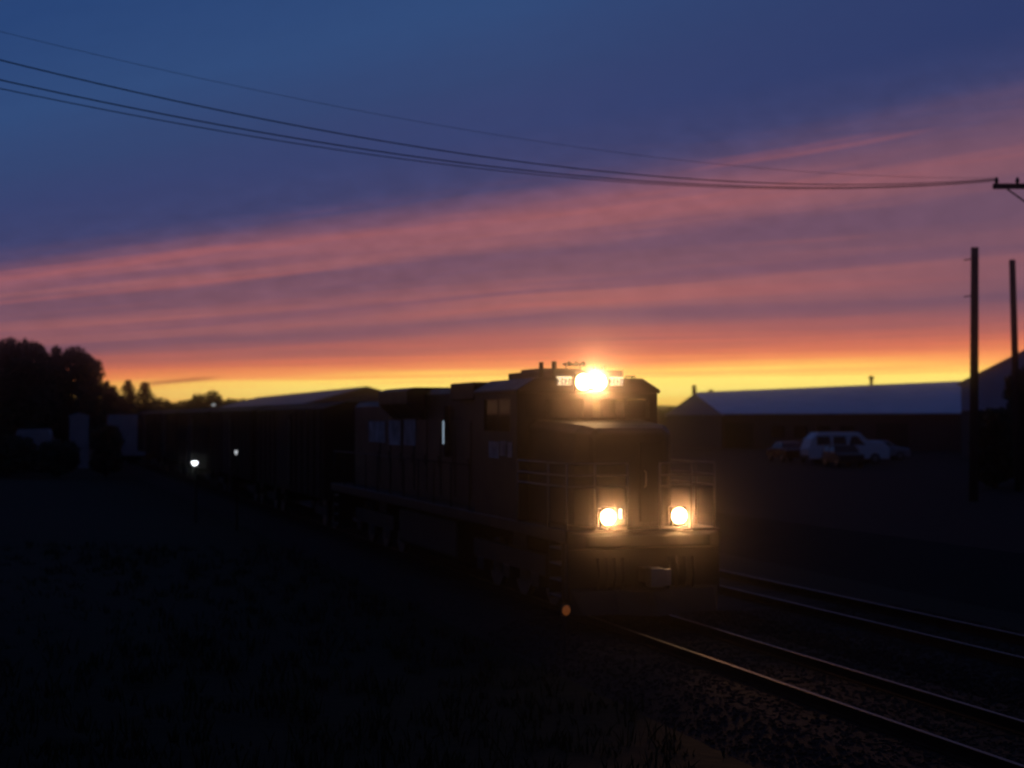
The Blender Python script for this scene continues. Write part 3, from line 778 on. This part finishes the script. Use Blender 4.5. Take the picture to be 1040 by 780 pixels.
az = math_('ARCTAN2', X, Y)                                     # 0 towards the afterglow
hyp = math_('SQRT', math_('ADD', math_('MULTIPLY', X, X), math_('MULTIPLY', Y, Y)))
el = math_('DIVIDE', Zc, math_('MAXIMUM', hyp, .02))            # tangent of elevation
azc = math_('MAXIMUM', math_('MINIMUM', az, .55), -.55)
mlow = mr(az, -.06, .06, 1.15, .5); mk = mr(el, .05, .15, 0, 1)
mfac = math_('ADD', math_('MULTIPLY', mlow, math_('SUBTRACT', 1, mk)), math_('MULTIPLY', mk, 1.05))                             # cloud sheets climb to the right
e0 = math_('DIVIDE', el, math_('ADD', 1.0, math_('MULTIPLY', azc, mfac)))
cv = NN('ShaderNodeCombineXYZ'); LK(math_('MULTIPLY', az, 2.2), cv.inputs[0]); LK(math_('MULTIPLY', e0, 42), cv.inputs[1])
n1 = NN('ShaderNodeTexNoise'); n1.inputs['Scale'].default_value = 1.0; n1.inputs['Detail'].default_value = 5; n1.inputs['Roughness'].default_value = .5; LK(cv.outputs[0], n1.inputs['Vector'])
amp = mr(e0, .02, .14, .012, .024)
e1 = math_('ADD', e0, math_('MULTIPLY', math_('SUBTRACT', n1.outputs['Fac'], .5), amp))
cv4 = NN('ShaderNodeCombineXYZ'); LK(math_('MULTIPLY', az, 5), cv4.inputs[0]); LK(math_('MULTIPLY', math_('SUBTRACT', el, math_('MULTIPLY', az, .02)), 330), cv4.inputs[1]); cv4.inputs[2].default_value = 2.7
n4 = NN('ShaderNodeTexNoise'); n4.inputs['Scale'].default_value = 1.0; n4.inputs['Detail'].default_value = 3; LK(cv4.outputs[0], n4.inputs['Vector'])
e1 = math_('ADD', e1, math_('MULTIPLY', math_('SUBTRACT', n4.outputs['Fac'], .5), mr(e0, .05, .09, .018, .008)))
ramp = NN('ShaderNodeValToRGB'); cr = ramp.color_ramp
stops = [(0, 255, 180, 74), (.008, 255, 208, 92), (.017, 255, 236, 120), (.0235, 255, 228, 108), (.0285, 255, 186, 86), (.034, 252, 142, 84), (.040, 228, 114, 88), (.0475, 182, 99, 95), (.061, 146, 93, 103), (.079, 166, 99, 101), (.090, 128, 86, 102), (.104, 117, 82, 102), (.113, 152, 94, 102), (.124, 150, 92, 103), (.134, 118, 82, 106), (.146, 78, 70, 108), (.160, 62, 66, 110), (.185, 55, 66, 113), (.22, 51, 69, 115), (.27, 47, 75, 124), (.36, 38, 68, 120)]
while len(cr.elements) < len(stops): cr.elements.new(.5)
for k, (e, r, g_, b_) in enumerate(stops):
    cr.elements[k].position = e / .36; cr.elements[k].color = lin(r, g_, b_)
LK(math_('DIVIDE', e1, .36), ramp.inputs[0])
col = ramp.outputs['Color']
# mauve streaks and salmon wisps in the cloud belt
cv2 = NN('ShaderNodeCombineXYZ'); LK(math_('MULTIPLY', az, 3.0), cv2.inputs[0]); LK(math_('MULTIPLY', e0, 105), cv2.inputs[1]); cv2.inputs[2].default_value = 4.2
n2 = NN('ShaderNodeTexNoise'); n2.inputs['Scale'].default_value = 1; n2.inputs['Detail'].default_value = 4; n2.inputs['Distortion'].default_value = .4; LK(cv2.outputs[0], n2.inputs['Vector'])
belt = math_('MULTIPLY', mr(e0, .042, .062, 0, 1), mr(e0, .135, .155, 1, 0))
col = mixc(math_('MULTIPLY', math_('MULTIPLY', mr(n2.outputs['Fac'], .46, .66, 0, 1, True), belt), .65), col, lin(112, 80, 104))
col = mixc(math_('MULTIPLY', math_('MULTIPLY', mr(n2.outputs['Fac'], .30, .46, 1, 0, True), belt), .40), col, lin(192, 102, 94))
# ripples across the cloud sheet
cv3 = NN('ShaderNodeCombineXYZ'); LK(math_('ADD', math_('MULTIPLY', az, 46), math_('MULTIPLY', e0, 30)), cv3.inputs[0]); LK(math_('MULTIPLY', e0, 90), cv3.inputs[1])
n3 = NN('ShaderNodeTexNoise'); n3.inputs['Scale'].default_value = 1; n3.inputs['Detail'].default_value = 6; n3.inputs['Roughness'].default_value = .6; LK(cv3.outputs[0], n3.inputs['Vector'])
rip = mr(n3.outputs['Fac'], .3, .7, .88, 1.13)
ripm = math_('ADD', 1.0, math_('MULTIPLY', math_('SUBTRACT', rip, 1.0), mr(e0, .045, .1, .25, 1)))
vs = NN('ShaderNodeVectorMath'); vs.operation = 'SCALE'; LK(col, vs.inputs[0]); LK(math_('ADD', math_('MULTIPLY', math_('SUBTRACT', ripm, 1.0), mr(e0, .15, .19, 1, .15)), 1.0), vs.inputs['Scale']); col = vs.outputs[0]
# left side of the glow is redder
col = mixc(math_('MULTIPLY', mr(az, -.10, -.30, 0, .75), mr(e0, .0, .05, 1, 0)), col, lin(255, 120, 55))
# right side belt greyer
col = mixc(math_('MULTIPLY', mr(az, .05, .32, 0, .5), belt), col, lin(104, 80, 104))
# thin dark cloud streaks low in the glow
def streak(a0, a1, eb, slope, wdt, colr, s):
    global col
    ctr = math_('ADD', math_('MULTIPLY', math_('SUBTRACT', az, a0), slope), eb)
    dd = math_('DIVIDE', math_('ABSOLUTE', math_('SUBTRACT', el, ctr)), wdt)
    f = math_('MULTIPLY', mr(dd, 0, 1, 1, 0, True), math_('MULTIPLY', mr(az, a0, a0 + .25 * (a1 - a0), 0, 1, True), mr(az, a0 + .6 * (a1 - a0), a1, 1, 0, True)))
    col = mixc(math_('MULTIPLY', f, s), col, colr)
streak(-.236, -.176, .0200, .095, .0022, lin(150, 55, 50), .9)
streak(-.17, .06, .0228, .028, .0011, lin(255, 150, 60), .8)
streak(.0, .30, .0305, .012, .0013, lin(255, 176, 84), .6)
# deeper blue at the upper right
col = mixc(math_('MULTIPLY', mr(az, .0, .3, 0, .75), mr(e0, .15, .18, 0, 1)), col, lin(40, 56, 104))
# away from the afterglow and overhead: plain dusk
up_col = mixc(mr(el, .36, 1.6, 0, 1), lin(38, 66, 116), lin(36, 46, 84))
col = mixc(mr(el, .30, .40, 0, 1), col, up_col)
rear = mixc(mr(el, 0, .8, 0, 1), lin(30, 36, 60), lin(32, 44, 82))
back = mr(math_('ABSOLUTE', az), .35, .70, 0, 1, True)
col = mixc(back, col, rear)
col = mixc(mr(el, -.02, 0, 1, 0), col, lin(20, 18, 18))
hs = NN('ShaderNodeHueSaturation'); hs.inputs['Saturation'].default_value = .98; hs.inputs['Value'].default_value = .98; LK(col, hs.inputs['Color']); col = hs.outputs[0]
gl = math_('MULTIPLY', mr(e0, .024, .040, 1, 0, True), mr(math_('ABSOLUTE', az), .5, 1.2, 1, 0, True))
vm = NN('ShaderNodeVectorMath'); vm.operation = 'SCALE'; LK(col, vm.inputs[0]); LK(math_('ADD', 1.0, math_('MULTIPLY', gl, .42)), vm.inputs['Scale']); col = vm.outputs[0]
bg = NN('ShaderNodeBackground'); LK(col, bg.inputs['Color']); bg.inputs['Strength'].default_value = 1.0
wo = NN('ShaderNodeOutputWorld'); LK(bg.outputs[0], wo.inputs['Surface'])

sl = bpy.data.lights.new('sun', 'SUN'); sl.energy = .002; sl.angle = math.radians(14); sl.color = (1, .5, .25)
so = bpy.data.objects.new('sun', sl); COL.objects.link(so); so.rotation_euler = Vector((-.05, -1, -.012)).to_track_quat('-Z', 'Y').to_euler()

# ------------------------------------------------------------------ camera
cd = bpy.data.cameras.new('camera'); cam = bpy.data.objects.new('camera', cd); COL.objects.link(cam)
cd.sensor_width = 36; cd.lens = F / 1040 * 36; cd.clip_end = 5000; cd.clip_start = .1
cam.location = (0, 0, CH); cam.rotation_euler = (math.radians(90) + math.atan(34 / F), 0, 0)
cd.dof.use_dof = True; cd.dof.focus_distance = 13; cd.dof.aperture_fstop = 1.5
S.camera = cam
S.view_settings.view_transform = 'Standard'; S.view_settings.look = 'None'; S.view_settings.exposure = 0; S.view_settings.gamma = 1
S.render.engine = 'CYCLES'
S.cycles.use_denoising = True
S.cycles.max_bounces = 8; S.cycles.volume_bounces = 0; S.cycles.transparent_max_bounces = 12
S.cycles.sample_clamp_indirect = 4
S.cycles.light_sampling_threshold = 0
